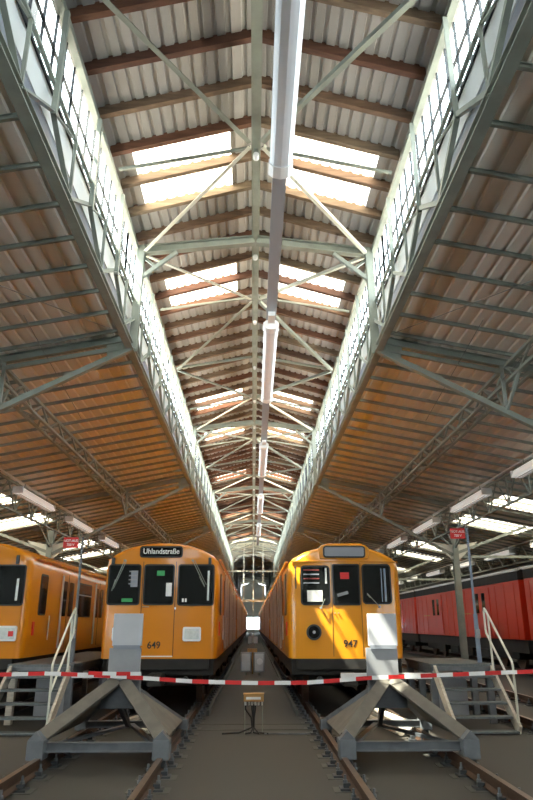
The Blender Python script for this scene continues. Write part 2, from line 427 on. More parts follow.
frp = main_frame(True); tr = TREE(frp)  # pale tone carries the far end's brighter light and haze
frp.location.y = FR[6]; frp['label'] = 'pale far roof frame in the distant end of the hall'; frp['group'] = 'pale far roof frames'
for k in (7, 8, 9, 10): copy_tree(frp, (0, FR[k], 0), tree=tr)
# secondary frames half way between
sf = empty('intermediate_tie', (0, 0, 0), 'thin intermediate steel tie across the lantern between two main frames', 'tie', 'intermediate ties across the lantern')
for s in (-1, 1):
    MB().bar((s * 2.55, 0, 9.44), (s * .1, 0, 9.86), .06, .07).build('tie', 'steel', sf)
    for d in (-1, 1): MB().ang((s * 2.5, d * .05, 9.4), (s * .12, d * 3.9, 9.84), .085, .012).build('bracing', 'steel', sf)
tr = TREE(sf); sf.location.y = 5.7
for k in range(1, 10): copy_tree(sf, (0, 5.7 + 14 * k, 0), tree=tr)

# ------------------------------------------------------------------ longitudinal lattice trusses of the aisles
def long_truss(x, ztop, zbot, pan, m_='steel', merged=False, vee=False, name='aisle_truss', wide=0):
    g = empty(name, (0, 0, 0), 'x', 'truss')
    MB().bar((x, 0, ztop), (x, 14, ztop), .09, .07).build('top_chord', m_, g)
    MB().bar((x, 0, zbot), (x, 14, zbot), .08, .06).build('bottom_chord', m_, g)
    if wide: MB().bar((x + wide, 0, zbot), (x + wide, 14, zbot), .08, .06).build('bottom_chord', m_, g)
    n = int(14 / pan); web = MB()
    for k in range(n):
        y = k * 14 / n; h = 7.0 / n
        segs = [((x, y, ztop), (x, y + h, zbot)), ((x, y + h, zbot), (x, y + 2 * h, ztop))]
        if wide: segs += [((x, y, zbot), (x + wide, y + h, zbot)), ((x + wide, y + h, zbot), (x, y + 2 * h, zbot)), ((x, y, ztop), (x + wide, y, zbot))]
        if vee: segs.append(((x, y + h, ztop), (x, y + h, zbot)))
        for p, q in segs:
            if merged: web.bar(p, q, .045)
            else: MB().bar(p, q, .045).build('diagonal', m_, g)
    if merged: web.build('web', m_, g)
    return g
for s in (-1, 1):
    sd = 'left' if s < 0 else 'right'
    for (x, zt, zb, pan, vee, lab) in ((5.3, 6.72, 6.38, 1.4, False, 'slender lattice truss under the middle of the %s aisle roof'),
                                       (8.15, 6.12, 5.2, 1.75, True, 'deep lattice girder carrying the row of tube lamps along the %s aisle'),
                                       (13.0, 5.2, 4.4, 1.75, False, 'far outer lattice girder near the %s side wall')):
        g = long_truss(s * x, zt, zb, pan, vee=vee, wide=s * .3 if x < 6 else 0); tr = TREE(g)
        g['label'] = lab % sd; g['group'] = 'bays of the ' + (lab % sd); g.location.y = FR[0]
        for y in FR[1:5]: copy_tree(g, (0, y, 0), tree=tr)
        g2 = long_truss(s * x, zt, zb, pan, merged=True, vee=vee, wide=s * .3 if x < 6 else 0); tr = TREE(g2)
        g2['label'] = lab % sd; g2['group'] = 'bays of the ' + (lab % sd); g2.location.y = FR[5]
        copy_tree(g2, (0, FR[6], 0), tree=tr)

# stanchions
def stanchion(s):
    g = empty('steel_stanchion', (s * 8.15, 0, FL), 'x', 'column')
    def P(x, y, z): return (s * x, y, z - FL)
    MB().ib(P(0, 0, FL), P(0, 0, 5.14), .22, .24, .02, up=(0, 1, 0)).build('shaft', 'steel', g)
    MB().ext([P(-.95, -.03, 4.75), P(-.18, -.03, 4.05), P(.18, -.03, 4.05), P(.95, -.03, 4.75), P(.3, -.03, 4.62), P(-.3, -.03, 4.62)], (0, .06, 0)).build('gusset_plate', 'steel_white', g)
    MB().box(-.16, .16, -.16, .16, 4.62 - FL, 4.66 - FL).build('cap_plate', 'steel', g)
    MB().bar(P(.1, 0, 4.3), P(3.0, 0, 5.35), .12, .11).build('strut', 'steel', g)
    MB().bar(P(.1, .1, 4.15), P(6.7, .1, 4.15), .1, .1).build('outer_tie', 'steel', g)
    for d in (-1, 1):
        MB().bar(P(0, d * .1, 4.5), P(0, d * 1.75, 5.13), .06).build('strut', 'steel', g)
        MB().bar(P(0, d * .1, 4.5), P(0, d * .7, 5.13), .05).build('strut', 'steel', g)
    return g
for s in (-1, 1):
    sd = 'left' if s < 0 else 'right'
    g = stanchion(s); tr = TREE(g); g.location.y = FR[2]
    g['label'] = 'grey steel stanchion with fan of struts between empty track and red train' if s > 0 else 'steel stanchion whose pale gusset shows above the roof of the leftmost train'
    for k, lab in ((1, 'steel stanchion of the %s aisle just outside the picture edge'), (3, 'steel stanchion second down the %s aisle'), (4, 'steel stanchion third down the %s aisle'), (5, 'steel stanchion fourth down the %s aisle, far off')):
        if k == 1: continue
        copy_tree(g, (s * 8.15, FR[k], FL), lab % sd, tree=tr)

# slender sag rods and bracing rods in the aisles
for s in (-1, 1):
    sd = 'left' if s < 0 else 'right'
    for j, (p, q) in enumerate((((2.75, 11.9, 7.1), (5.4, 7.6, 6.6)), ((5.2, 7.4, 6.72), (5.2, 14.6, 6.3)), ((4.3, 11.0, 7.0), (4.3, 15.5, 6.4)))):
        o = MB().tube((s * p[0], p[1], p[2]), (s * q[0], q[1], q[2]), .008, 6).build('hanger_rod', 'rod')
        tag(o, ['thin diagonal bracing rod under the near %s aisle roof' % sd, 'thin dark rod hanging at the mid truss of the %s aisle' % sd, 'thin dark sag rod in the middle of the %s aisle' % sd][j], 'rod')

# ------------------------------------------------------------------ tubular luminaires on a tray beside the ridge
tx, tz = .43, 9.22
def txf(y): return .40
mb = MB().box(tx - .13, tx + .13, 2, 68, tz + .05, tz + .15)
for k in range(19): mb.box(tx - .012, tx + .012, 2.5 + 3.5 * k, 2.53 + 3.5 * k, tz + .15, zl(tx) + .16)
o = mb.build('cable_tray', 'tray')
tag(o, 'long dark cable tray hung beside the ridge beam', 'cable tray')
lum = empty('tube_luminaire', (0, 0, 0), 'x', 'lamp', 'tubular luminaires on the ridge tray')
n = 20; rr = .20
pts = []
for i in range(n):
    a = 2 * math.pi * i / n; r_ = rr * (1 if i % 2 else .965); pts.append((r_ * math.cos(a), r_ * .62 * math.sin(a)))
MB().prof((0, 0, 0), (0, 5.8, 0), pts).build('diffuser', 'lumi', lum)
for y in (-.12, 5.74):
    MB().prof((0, y, 0), (0, y + .3, 0), [(a * 1.1, b * 1.15) for a, b in pts]).build('end_cap', 'white', lum)
MB().box(-.09, .09, -.75, -.3, -.06, .06).build('junction_box', 'white', lum)
tr = TREE(lum); lum['label'] = 'long white tubular luminaire nearest overhead on the ridge tray'; lum.location = (tx, 3.5, tz - .11)
for k, lab in ((1, 'second tubular luminaire down the ridge tray'), (2, 'third tubular luminaire down the ridge tray'), (3, 'fourth tubular luminaire, far down the ridge tray'), (4, 'fifth and smallest tubular luminaire on the ridge tray')):
    copy_tree(lum, (tx, 3.5 + 12.3 * k, tz - .11), lab, tree=tr)

# ------------------------------------------------------------------ tube lamps along the aisle girders
for s in (-1, 1):
    sd = 'left' if s < 0 else 'right'
    o = MB().box(min(s * 7.98, s * 8.08), max(s * 7.98, s * 8.08), 5, 90, 6.16, 6.21).build('lamp_rail', 'white')
    tag(o, 'pale lamp rail running along the %s aisle girder' % sd, 'rail')
    L = empty('strip_lamp', (0, 0, 0), 'x', 'lamp', 'white strip lamps along the %s aisle girder' % sd)
    MB().ext([(-.08, 0, .12), (.08, 0, .12), (.17, 0, -.10), (-.17, 0, -.10)], (0, 3.7, 0)).build('housing', 'lamp_sky_glow', L, bevel=.006)
    for x in (-.05, .05): MB().tube((x, .05, -.13), (x, 3.65, -.13), .02, 8).build('tube', 'lumi', L)
    for y in (.6, 3.1): MB().box(-.012, .012, y - .012, y + .012, .12, .32).build('hanger', 'steel', L)
    for y in (-.02, 3.7): MB().box(-.18, .18, y, y + .02, -.10, .12).build('end_cap', 'white', L)
    tr = TREE(L); L['label'] = 'long white strip lamp hung under the %s aisle lamp rail' % sd
    ys = [15.25 + 6.35 * k for k in range(-1, 9)]
    for i, y in enumerate(ys):
        if i == 0: L.location = (s * 7.85, y, 5.80)
        else: copy_tree(L, (s * 7.85, y, 5.80), tree=tr)
    # second, outer row
    L2 = copy_tree(L, (s * 12.85, 20, 4.98), 'small strip lamp in the far outer row by the %s wall' % sd, 'outer strip lamps by the %s wall' % sd, tree=tr)
    for k in range(1, 8): copy_tree(L2, (s * 12.85, 20 + 6.35 * k, 4.98), tree=TREE(L2))
    o = MB().box(min(s * 12.85, s * 12.92), max(s * 12.85, s * 12.92), 10, 90, 5.22, 5.27).build('lamp_rail', 'white')
    tag(o, 'outer pale lamp rail by the %s side wall' % sd, 'rail')

# far glazing screen in the lantern
g = empty('steel_screen', (0, 70, 0), 'pale steel screen frame standing across the far lantern between the trains', 'frame')
for x in (-1.0, 1.0): MB().bar((x, 0, 3.9), (x, 0, 9.9), .1, .1).build('post', 'steel_white', g)
MB().bar((0, 0, FL), (0, 0, 10.1), .1, .1).build('post', 'steel_white', g)
MB().bar((-2.6, 0, 6.8), (2.6, 0, 6.8), .1, .12).build('transom', 'steel_white', g)
MB().bar((-8, 0, 3.85), (8, 0, 3.85), .15, .2).build('transom', 'steel_white', g)

# ------------------------------------------------------------------ trains
def section(hw, z0, zs, zt, n=9):
    """cross-section: skirt, side, rounded shoulder and arched roof, right to left"""
    pts = [(-hw + .01, z0), (-hw, z0 + .25), (-hw, zs - .28), (-hw + .03, zs - .1), (-hw + .12, zs)]
    for i in range(1, n):
        t = i / n; x = (-hw + .12) * (1 - 2 * t); pts.append((x, zs + (zt - zs) * (1 - (x / (hw - .12)) ** 2) ** .8))
    pts += [(-p[0], p[1]) for p in reversed(pts[:5])]
    return pts
def window_panel(parent, x0, x1, z0, z1, y, r=.06, name='cab_window', border=.03):
    o = MB().ext([(x, y, z) for x, z in rrect(x0, x1, z0, z1, r)], (0, -.018, 0)).build(name, 'black', parent)
    MB().ext([(x, y - .018, z) for x, z in rrect(x0 + border, x1 - border, z0 + border, z1 - border, max(r - border, .015))], (0, -.006, 0)).build('glass_pane', 'glass', o)
    return o
CAR = 12.75
def train(name, label, cx, y, hw, zt, kind, cars, face):
    t = empty(name, (cx, y, 0), label, 'train')
    col = 'yellow2' if kind == 'old' else 'yellow'
    z0, zs = .93, zt - .26
    sec = section(hw, z0, zs, zt)
    for c in range(cars):
        ya = c * CAR; yb = ya + CAR - .35
        rings = []
        if kind == 'old': ins = [(0.0, .16), (.05, .07), (.16, .015), (.34, 0)]
        else: ins = [(0.0, .13), (.04, .06), (.12, .015), (.22, 0)]
        ins2 = [(yb - ya - .2, 0), (yb - ya, .04)]
        for dy, k in ins + ins2:
            rr_ = []
            for (x, z) in sec:
                xx = x * (1 - k / hw)
                zz = z - (k * .35 * max(0, (z - 2.75)) / (zt - 2.75)) if z > 2.75 else z
                rr_.append((xx, ya + dy - (0 if k < .1 else 0), zz))
            rings.append(rr_)
        m = len(sec); v = [p for r_ in rings for p in r_]; f_ = []
        for i in range(len(rings) - 1):
            for j in range(m - 1): f_.append((i * m + j, i * m + j + 1, (i + 1) * m + j + 1, (i + 1) * m + j))
            f_.append((i * m + m - 1, i * m, (i + 1) * m, (i + 1) * m + m - 1))
        f_ += [tuple(range(m)), tuple(range((len(rings) - 1) * m, len(rings) * m))]
        b = MB().add(v, f_).build('body', col, t)
        for p in b.data.polygons: p.use_smooth = True
        md = b.modifiers.new('edge', 'EDGE_SPLIT'); md.split_angle = R(40)
        MB().box(-hw + .06, hw - .06, ya + .12, yb - .05, .62, .925).build('underframe', 'under', t, bevel=.02)
        if c: MB().box(-hw + .25, hw - .25, ya - .36, ya + .01, 1.0, zt - .35).build('gangway', 'black', t)
        for q, yy in enumerate((ya + 2.4, ya + CAR - 2.9)):
            bo = MB().box(-.95, .95, yy - 1.2, yy + 1.2, .35, .62).build('bogie', 'under', t, bevel=.03)
            if c < 3:
                for dy in (-.85, .85):
                    for sx in (-1, 1):
                        MB().tube((sx * .68, yy + dy, .42), (sx * .80, yy + dy, .42), .42, 24).build('wheel', 'rail', bo)
        # sides: gutter, doors, windows, grab poles
        for s in (-1, 1):
            if face is not None and s not in face: continue
            X = s * hw
            MB().box(min(X - s * .02, X + s * .03), max(X - s * .02, X + s * .03), ya + .36, yb, zs - .08, zs - .045).build('rain_gutter', col, t)
            if c > 3:
                wn = MB()
                for k in range(6): wn.box(min(X, X + s * .01), max(X, X + s * .01), ya + .9 + 2 * k, ya + 2.2 + 2 * k, 1.75, 2.5)
                wn.build('side_windows', 'glass', t); continue
            for dc in (2.9, 6.3, 9.7):
                d = MB().box(min(X, X + s * .012), max(X, X + s * .012), ya + dc - .62, ya + dc + .62, 1.0, 2.72).build('door', col, t, bevel=.004)
                for e in (-1, 1):
                    yy0, yy1 = sorted((ya + dc + e * .1, ya + dc + e * .5))
                    pn = MB().ext([(X + s * .012, a_, b_) for a_, b_ in rrect(yy0, yy1, 1.75, 2.55, .05)], (s * .01, 0, 0)).build('window', 'glass', d)
                MB().box(min(X + s * .012, X + s * .02), max(X + s * .012, X + s * .02), ya + dc - .008, ya + dc + .008, 1.0, 2.72).build('seam', 'black', d)
                for e in (-1, 1):
                    MB().tube((X + s * .07, ya + dc + e * .70, 1.05), (X + s * .07, ya + dc + e * .70, 2.66), .024, 8).build('grab_pole', 'alu', t)
            for wc, ww in ((1.25, .42), (4.6, .75), (8.0, .75), (11.25, .5)):
                if wc == 1.25 and c == 0: a_, b_ = ya + .72, ya + 1.22
                else: a_, b_ = ya + wc - ww, ya + wc + ww
                fo = MB().ext([(X, p_, q_) for p_, q_ in rrect(a_, b_, 1.75, 2.6, .07)], (s * .014, 0, 0)).build('side_window', 'black', t)
                MB().ext([(X + s * .014, p_, q_) for p_, q_ in rrect(a_ + .035, b_ - .035, 1.785, 2.565, .05)], (s * .006, 0, 0)).build('glass_pane', 'glass', fo)
                if ww > .6: MB().box(min(X + s * .014, X + s * .028), max(X + s * .014, X + s * .028), a_ + .03, b_ - .03, 2.28, 2.31).build('transom', 'alu', fo)
            if c == 0:
                MB().tube((X + s * .05, ya + 1.42, 1.25), (X + s * .05, ya + 1.42, 1.75), .014, 8).build('grab_pole', 'alu', t)
                MB().box(min(X, X + s * .02), max(X, X + s * .02), ya + .45, ya + .56, 1.35, 1.62).build('side_lamp', 'redp', t)
    # coupler, front step
    MB().box(-.14, .14, -.35, .25, .45, .68).build('coupler', 'under', t, bevel=.03)
    MB().box(-hw + .16, hw - .16, .0, .10, .72, .93).build('bumper', 'under', t, bevel=.02)
    for sx in (-1, 1): MB().tube((sx * .55, -.08, .55), (sx * .55, .1, .55), .06, 12).build('air_hose', 'steel_dark', t)
    if kind == 'new':
        window_panel(t, -1.08, -.42, 1.93, 2.73, .0); window_panel(t, -.36, .26, 1.93, 2.73, .0, name='door_window'); window_panel(t, .33, 1.07, 1.92, 2.73, .0)
        return t
    window_panel(t, -.90, -.30, 1.93, 2.71, .0, .08); window_panel(t, -.25, .31, 1.93, 2.74, .0, .03, name='door_window'); window_panel(t, .35, .95, 1.95, 2.74, .0, .08)
    return t

def wiper(t, x, z, x2, z2, y=-.07, dbl=True):
    o = MB().tube((x, -.0, z), (x, y - .01, z), .022, 10)
    o.tube((x, y, z), (x2, y, z2), .008, 6)
    if dbl: o.tube((x + .04, y, z), (x2 + .03, y, z2 + .02), .006, 6)
    d = (Vector((x2, y, z2)) - Vector((x, y, z))); o.bar((x2 - .02 - d.x * .35, y, z2 - d.z * .35), (x2, y, z2 - .02), .012, .012)
    return o.build('wiper', 'steel', t)
def disp(t, x0, x1, z0, z1, y=.0, body='', slope=.0):
    o = MB().ext([(x, y, z) for x, z in rrect(x0, x1, z0, z1, .06)], (0, -.035, 0)).build('destination_display', 'black', t)
    MB().ext([(x, y - .035, z) for x, z in rrect(x0 + .03, x1 - .03, z0 + .03, z1 - .03, .035)], (0, -.006, 0)).build('glass_pane', 'tray' if not body else 'glass', o)
    if body: text(body, .150, ((x0 + x1) / 2, y - .043, (z0 + z1) / 2 + .005), 'paper', o, sx=.92)
    return o

# 649 --------------------------------------------------------------
YT = 13.7
t = train('subway_train', 'yellow subway train numbered 649 with Uhlandstra\u00dfe display', -1.86, YT, 1.155, 3.17, 'new', 6, (1,-1))
# raised brow that carries the display
disp(t, -.47, .41, 2.86, 3.09, -.0, 'Uhlandstra\u00dfe')
MB().box(-.385, -.375, -.008, .0, .97, 2.78).build('door_seam', 'black', t)
MB().box(.282, .292, -.008, .0, .97, 2.78).build('door_seam', 'black', t)
MB().box(-.36, .28, -.02, .0, .965, .985).build('door_step', 'white', t)
for x0 in (-.92, .47):
    h = MB().ext([(x, 0, z) for x, z in rrect(x0, x0 + .36, 1.25, 1.52, .04)], (0, -.04, 0)).build('headlight', 'white', t, bevel=.006)
    MB().ext([(x, -.04, z) for x, z in rrect(x0 + .04, x0 + .32, 1.29, 1.48, .02)], (0, -.008, 0)).build('lens', 'lens', h)
text('649', .185, (-.09, -.006, 1.175), 'black', t, 'fleet_number', sx=.95)
wiper(t, .62, 2.80, .88, 2.30); wiper(t, -.76, 2.80, -.98, 2.22)
for x in (.97, -1.0): MB().box(x - .03, x + .03, -.05, .01, 2.72, 2.86).build('marker_lamp', 'steel_dark', t, bevel=.01)
MB().box(.10, .26 - .045, -.03, -.024, 2.10, 2.36).build('notice', 'paper', t)
MB().box(-.10, .06, -.03, -.024, 2.50, 2.60).build('notice', 'green', t)
MB().box(-.62, -.48, -.03, -.024, 2.28, 2.60).build('notice', 'tray', t)
for i in range(4): MB().box(-.66, -.50, -.032, -.03, 2.33 + .08 * i, 2.355 + .08 * i).build('notice_row', 'plate', t)
MB().box(-.78, -.56, -.03, -.024, 1.99, 2.06).build('notice', 'green', t)
MB().box(.93, .97, -.03, -.024, 2.02, 2.60).build('curtain', 'lens', t)
for x in (.43, .49): MB().box(x, x + .035, -.03, -.024, 1.99, 2.06).build('dash_light', 'paper', t)
MB().tube((.30, -.02, 1.85), (.30, -.02, 1.89), .015, 8).build('door_lock', 'chrome', t)
MB().tube((-.36, -.03, 1.90), (-.22, -.03, 1.90), .008, 8).build('door_handle', 'chrome', t)

# 947 --------------------------------------------------------------
t = train('subway_train', 'older yellow subway train numbered 947 with round headlights', 1.86, YT, 1.155, 3.13, 'old', 6, (1,-1))
MB().ext([(-.50, -.03, 2.83), (.51, -.03, 2.83), (.54, -.03, 3.04), (.47, -.03, 3.115), (.34, -.03, 3.155), (-.33, -.03, 3.155), (-.46, -.03, 3.115), (-.53, -.03, 3.04)], (0, .5, 0)).build('display_housing', 'yellow2', t, bevel=.03)
disp(t, -.43, .44, 2.86, 3.10, -.03, '')
MB().box(-1.1, 1.1, -.03, .05, 2.775, 2.80).build('brow_rail', 'yellow2', t, bevel=.008)
MB().box(-.27, -.262, -.008, .0, .97, 2.76).build('door_seam', 'black', t)
MB().box(.322, .330, -.008, .0, .97, 2.76).build('door_seam', 'black', t)
for x in (-.65, .65):
    h = MB().tube((x, .01, 1.42), (x, -.05, 1.42), .15, 28).build('headlight', 'steel_dark', t, bevel=.008)
    MB().tube((x, -.05, 1.42), (x, -.058, 1.42), .115, 28).build('lens', 'glass', h)
    MB().tube((x, -.058, 1.42), (x, -.07, 1.42), .03, 16).build('bulb', 'chrome', h)
text('947', .185, (.07, -.006, 1.20), 'black', t, 'fleet_number', sx=1.0)
wiper(t, -.50, 1.88, -.42, 2.05, dbl=False); wiper(t, .68, 1.90, .44, 2.16, dbl=False)
MB().box(-.77, -.46, -.03, -.024, 2.0, 2.22).build('notice', 'paper', t)
MB().box(-.09, .09, -.03, -.024, 2.44, 2.57).build('notice', 'redp', t, )
for i in range(4): MB().box(-.84, -.52, -.03, -.026, 2.35 + .085 * i, 2.375 + .085 * i).build('notice_row', 'red_dim' if i in (1, 3) else 'tray', t)
MB().box(-.40, -.36, -.03, -.024, 2.35, 2.66).build('notice', 'lens', t)
MB().bar((-.16, -.03, 2.12), (.06, -.03, 2.18), .01, .06).build('notice', 'plate', t)
MB().box(.80, .84, -.03, -.024, 2.0, 2.65).build('curtain', 'blue', t); MB().box(.74, .76, -.03, -.024, 2.0, 2.65).build('curtain', 'blue', t)
MB().tube((-1.0, -.05, 2.25), (-1.0, -.05, 2.70), .014, 8).build('grab_pole', 'steel_dark', t)
for x in (-.22, -.15): MB().tube((x, 0, 1.78), (x, -.03, 1.78), .012, 8).build('door_handle', 'chrome', t)

# far left train -----------------------------------------------------
t = train('subway_train', 'yellow subway train at the left picture edge, seen half from its side', -5.72, 13.85, 1.155, 3.22, 'new', 5, (1,))
disp(t, -.47, .41, 2.86, 3.09, -.0, ' ')
for x0 in (-.92, .62):
    h = MB().ext([(x, 0, z) for x, z in rrect(x0, x0 + .40, 1.25, 1.54, .04)], (0, -.04, 0)).build('headlight', 'white', t, bevel=.006)
    MB().ext([(x, -.04, z) for x, z in rrect(x0 + .04, x0 + .36, 1.29, 1.50, .02)], (0, -.008, 0)).build('lens', 'lens', h)
    MB().box(x0 + .24, x0 + .34, -.052, -.046, 1.34, 1.44).build('tail_lamp', 'redp', h)
wiper(t, .42, 2.80, .28, 2.36)
MB().box(.84, .90, -.05, .01, 2.74, 2.92).build('marker_lamp', 'steel_dark', t, bevel=.01)
MB().box(.90, .95, -.03, -.024, 2.02, 2.45).build('curtain', 'lens', t)

# red train ------------------------------------------------------------
def red_train():
    cx, hw = 10.75, 1.25
    t = empty('freight_train', (cx, 8, 0), 'bright red works train standing behind the right platform', 'train')
    for c in range(4):
        ya, yb = c * 16.0, c * 16.0 + 15.5
        b = MB().ext([(x, ya, z) for x, z in ((-hw, 1.04), (-hw, 3.08), (hw, 3.08), (hw, 1.04))], (0, yb - ya, 0)).build('body', 'red', t, bevel=.02)
        MB().ext([(x, ya, z) for x, z in ((-hw - .01, 3.08), (-hw + .0, 3.38), (-.7, 3.62), (.7, 3.62), (hw, 3.38), (hw + .01, 3.08))], (0, yb - ya, 0)).build('roof', 'under', t)
        MB().box(-hw - .05, -hw + .02, ya, yb, 3.40, 3.47).build('rain_gutter', 'white', t)
        MB().box(-hw + .1, hw - .1, ya, yb, .60, 1.035).build('underframe', 'under', t)
        for yy in (ya + 2.6, yb - 2.6):
            bo = MB().box(-1.05, 1.05, yy - 1.4, yy + 1.4, .35, .6).build('bogie', 'under', t, bevel=.03)
            for dy in (-.9, .9):
                for sx in (-1, 1): MB().tube((sx * .68, yy + dy, .45), (sx * .80, yy + dy, .45), .45, 20).build('wheel', 'rail', bo)
        for k in range(4): MB().box(-hw + .02, -hw + .12, ya + 3.9 + k * 2.1, ya + 5.1 + k * 2.1, .3, .62).build('equipment_box', 'under', t, bevel=.02)
        for dc in (4.2, 11.2):
            d = MB().box(-hw - .035, -hw, ya + dc - 1.1, ya + dc + 1.1, 1.1, 2.98).build('sliding_door', 'red', t, bevel=.01)
            for e in (-.4, .4): MB().box(-hw - .042, -hw - .035, ya + dc + e - .2, ya + dc + e + .2, 2.0, 2.78).build('window', 'glass', d)
        for k in range(16):
            yy = ya + .5 + k * .97
            if min(abs(yy - ya - 4.2), abs(yy - ya - 11.2)) < 1.3: continue
            MB().box(-hw - .018, -hw, yy - .02, yy + .02, 1.08, 3.0).build('rib', 'red', t)
        for y2 in (ya + 5.6, ya + 12.6): MB().box(-hw - .012, -hw, y2, y2 + 1.3, 1.98, 2.03).build('inscription', 'orange', t)
    return t
red_train()

# ------------------------------------------------------------------ rails and fastenings
def rail_profile(): return [(-.07, -.148), (.07, -.148), (.07, -.136), (.012, -.115), (.012, -.045), (.035, -.035), (.035, 0), (-.035, 0), (-.035, -.035), (-.012, -.045), (-.012, -.115), (-.07, -.136)]
GA = .7525
tracks = [(-1.90, 'track of the train showing Uhlandstra\u00dfe'), (1.90, 'track of the train with round headlights'), (5.62, 'empty track beyond the right platform'), (-5.72, 'track of the leftmost train'), (10.75, 'track of the red train')]
for cx, tn in tracks:
    for s in (-1, 1):
        x = cx + s * GA
        r = MB().prof((x, 2, 0), (x, 140, 0), rail_profile()).build('steel_rail', ['rail', 'railtop'])
        for p in r.data.polygons:
            if p.normal.z > .9 and abs(p.center.z) < .002: p.material_index = 1
        tag(r, 'rusty steel rail, %s of the pair on the %s' % ('left' if s < 0 else 'right', tn), 'rail')
fx = empty('rail_fastening', (0, 0, 0), 'x', 'rail fastening')
MB().box(-.17, .17, -.09, .09, FL, FL + .030).build('base_plate', 'steel_dark', fx, bevel=.006)
MB().box(-.24, .24, -.13, .13, FL - .01, FL + .008).build('bedding', 'slab', fx)
for s in (-1, 1):
    MB().box(min(s * .05, s * .13), max(s * .05, s * .13), -.04, .04, FL + .03, FL + .075).build('clip', 'steel_dark', fx, bevel=.006)
    bo = MB().tube((s * .105, 0, FL + .05), (s * .105, 0, FL + .155), .014, 8).tube((s * .105, 0, FL + .078), (s * .105, 0, FL + .105), .027, 6)
    bo.build('bolt', 'galv', fx)
tr = TREE(fx); first = True
for cx, tn in tracks[:3]:
    for s in (-1, 1):
        inner = (cx * s < 0) and abs(cx) < 3
        y = 6.3
        while y < (34 if inner else 15 if abs(cx) < 3 else 24):
            x = cx + s * GA
            lab = 'bolted rail fastening on the %s rail of the %s' % ('left' if s < 0 else 'right', tn)
            grp = lab.replace('bolted rail fastening', 'fastenings')
            if first: fx.location = (x, y, 0); fx['label'] = lab; fx['group'] = grp; first = False
            else: copy_tree(fx, (x, y, 0), lab, grp, tree=tr)
            y += .65
# raised kerb strips / conductor rail covers in the passage
for s in (-1, 1):
    o = MB().box(s * .90 - .03, s * .90 + .03, 14.5, 110, FL, FL + .10).build('cable_duct', 'slab')
    tag(o, 'low pale cable duct along the %s side of the passage between the trains' % ('left' if s < 0 else 'right'), 'cable duct')
struct(MB().box(-1.05, 1.05, 12.6, 12.66, FL, FL + .012).build('trim_1', 'slab'))
struct(MB().box(-1.05, 1.05, 13.3, 13.34, FL, FL + .008).build('trim_2', 'slab'))

# ------------------------------------------------------------------ buffer stops
def buffer_stop(cx, ms, label, po=0):
    """ms = +1 when the plated leg stands on the right rail"""
    t = empty('buffer_stop', (cx, 9.2, 0), label, 'buffer stop')
    yf, ya = 0.0, 1.05
    top = Vector((0, ya, .80))
    for s in (-1, 1):
        foot = Vector((s * .78, yf, .10))
        MB().box(s * .78 - .105, s * .78 + .105, yf - .11, yf + .13, -.03, .20).build('foot', 'galv', t, bevel=.012)
        d = (top - foot)
        # flange along the front edge
        p = foot + Vector((0, .02, .10)); q = top + Vector((-s * -.05, 0, 0))
        MB().bar(p, q, .17, .05, up=(0, -1, .6)).build('front_flange', 'galv_rust', t, bevel=.004)
        MB().ext([(s * .78 - .1, yf - .11, .20), (s * .78 + .1, yf - .11, .20), (s * .78, yf - .11, .30)], (0, .14, 0)).build('foot_cap', 'galv', t, bevel=.004)
        # side plate from apex to a second bearing further along the rail
        a = foot + Vector((0, .05, .06)); b = Vector((s * .80, 2.35, .10)); c = top + Vector((s * .04, .15, -.02)); c2 = top + Vector((s * .02, -.02, .0))
        n = (b - a).cross(c - a).normalized() * .02
        MB().ext([a, b, c, c2], n).build('side_plate', 'galv_rust', t)
        MB().bar(b, c, .09, .07).build('rear_flange', 'galv', t)
        MB().box(s * .80 - .09, s * .80 + .09, 2.25, 2.5, -.02, .14).build('foot', 'galv', t, bevel=.01)
        for yy in (.0, 2.35): MB().box(s * .78 - .06, s * .78 + .06, yy - .05, yy + .05, -.12, -.03).build('rail_clamp', 'steel_dark', t)
    MB().ib((-.70, .06, .10), (.70, .06, .10), .10, .11, .012).build('cross_beam', 'galv', t)
    MB().ib((-.74, 2.35, .06), (.74, 2.35, .06), .09, .1, .012).build('cross_beam', 'galv', t)
    MB().bar((-.70, .1, .10), (.0, 2.3, .06), .08, .04).build('diagonal', 'galv', t); MB().bar((.70, .1, .10), (.0, 2.3, .06), .08, .04).build('diagonal', 'galv', t)
    MB().box(-.27, .27, ya + .06, ya + .26, .42, .88).build('head_box', 'galv', t, bevel=.01)
    MB().box(-.18 + po, .28 + po, ya - .02, ya + .04, .80, 1.24).build('lower_plate', 'plate', t, bevel=.004)
    MB().box(-.14 + po, .285 + po, ya - .05, ya + .03, 1.27, 1.72).build('impact_plate', 'pad', t, bevel=.005)
    MB().box(-.12 + po, .265 + po, ya - .06, ya + .02, 1.225, 1.28).build('rubber_strip', 'tray', t)
    for zz in (.5, .9): MB().bar((-.05, ya + .2, zz), (.0, ya + .9, .1), .06).build('back_stay', 'galv', t)
    MB().tube((.14, ya - .12, .74), (.14, ya - .06, .74), .02, 8).build('bolt', 'steel_dark', t)
    return t
bl = buffer_stop(-1.92, 1, 'galvanised buffer stop nearer the left edge, before the train showing Uhlandstra\u00dfe')
br = buffer_stop(1.98, -1, 'galvanised buffer stop before the train with round headlights', -.13)
o = MB().box(-2.75, -1.75 , 10.75, 10.83, .80, .86).build('white_plank', 'white'); tag(o, 'white painted plank behind the buffer stop of Uhlandstra\u00dfe train', 'plank')
o = MB().box(1.35, 2.75, 10.75, 10.82, .78, .86).build('white_plank', 'white'); tag(o, 'white painted plank behind the buffer stop of round headlight train', 'plank')

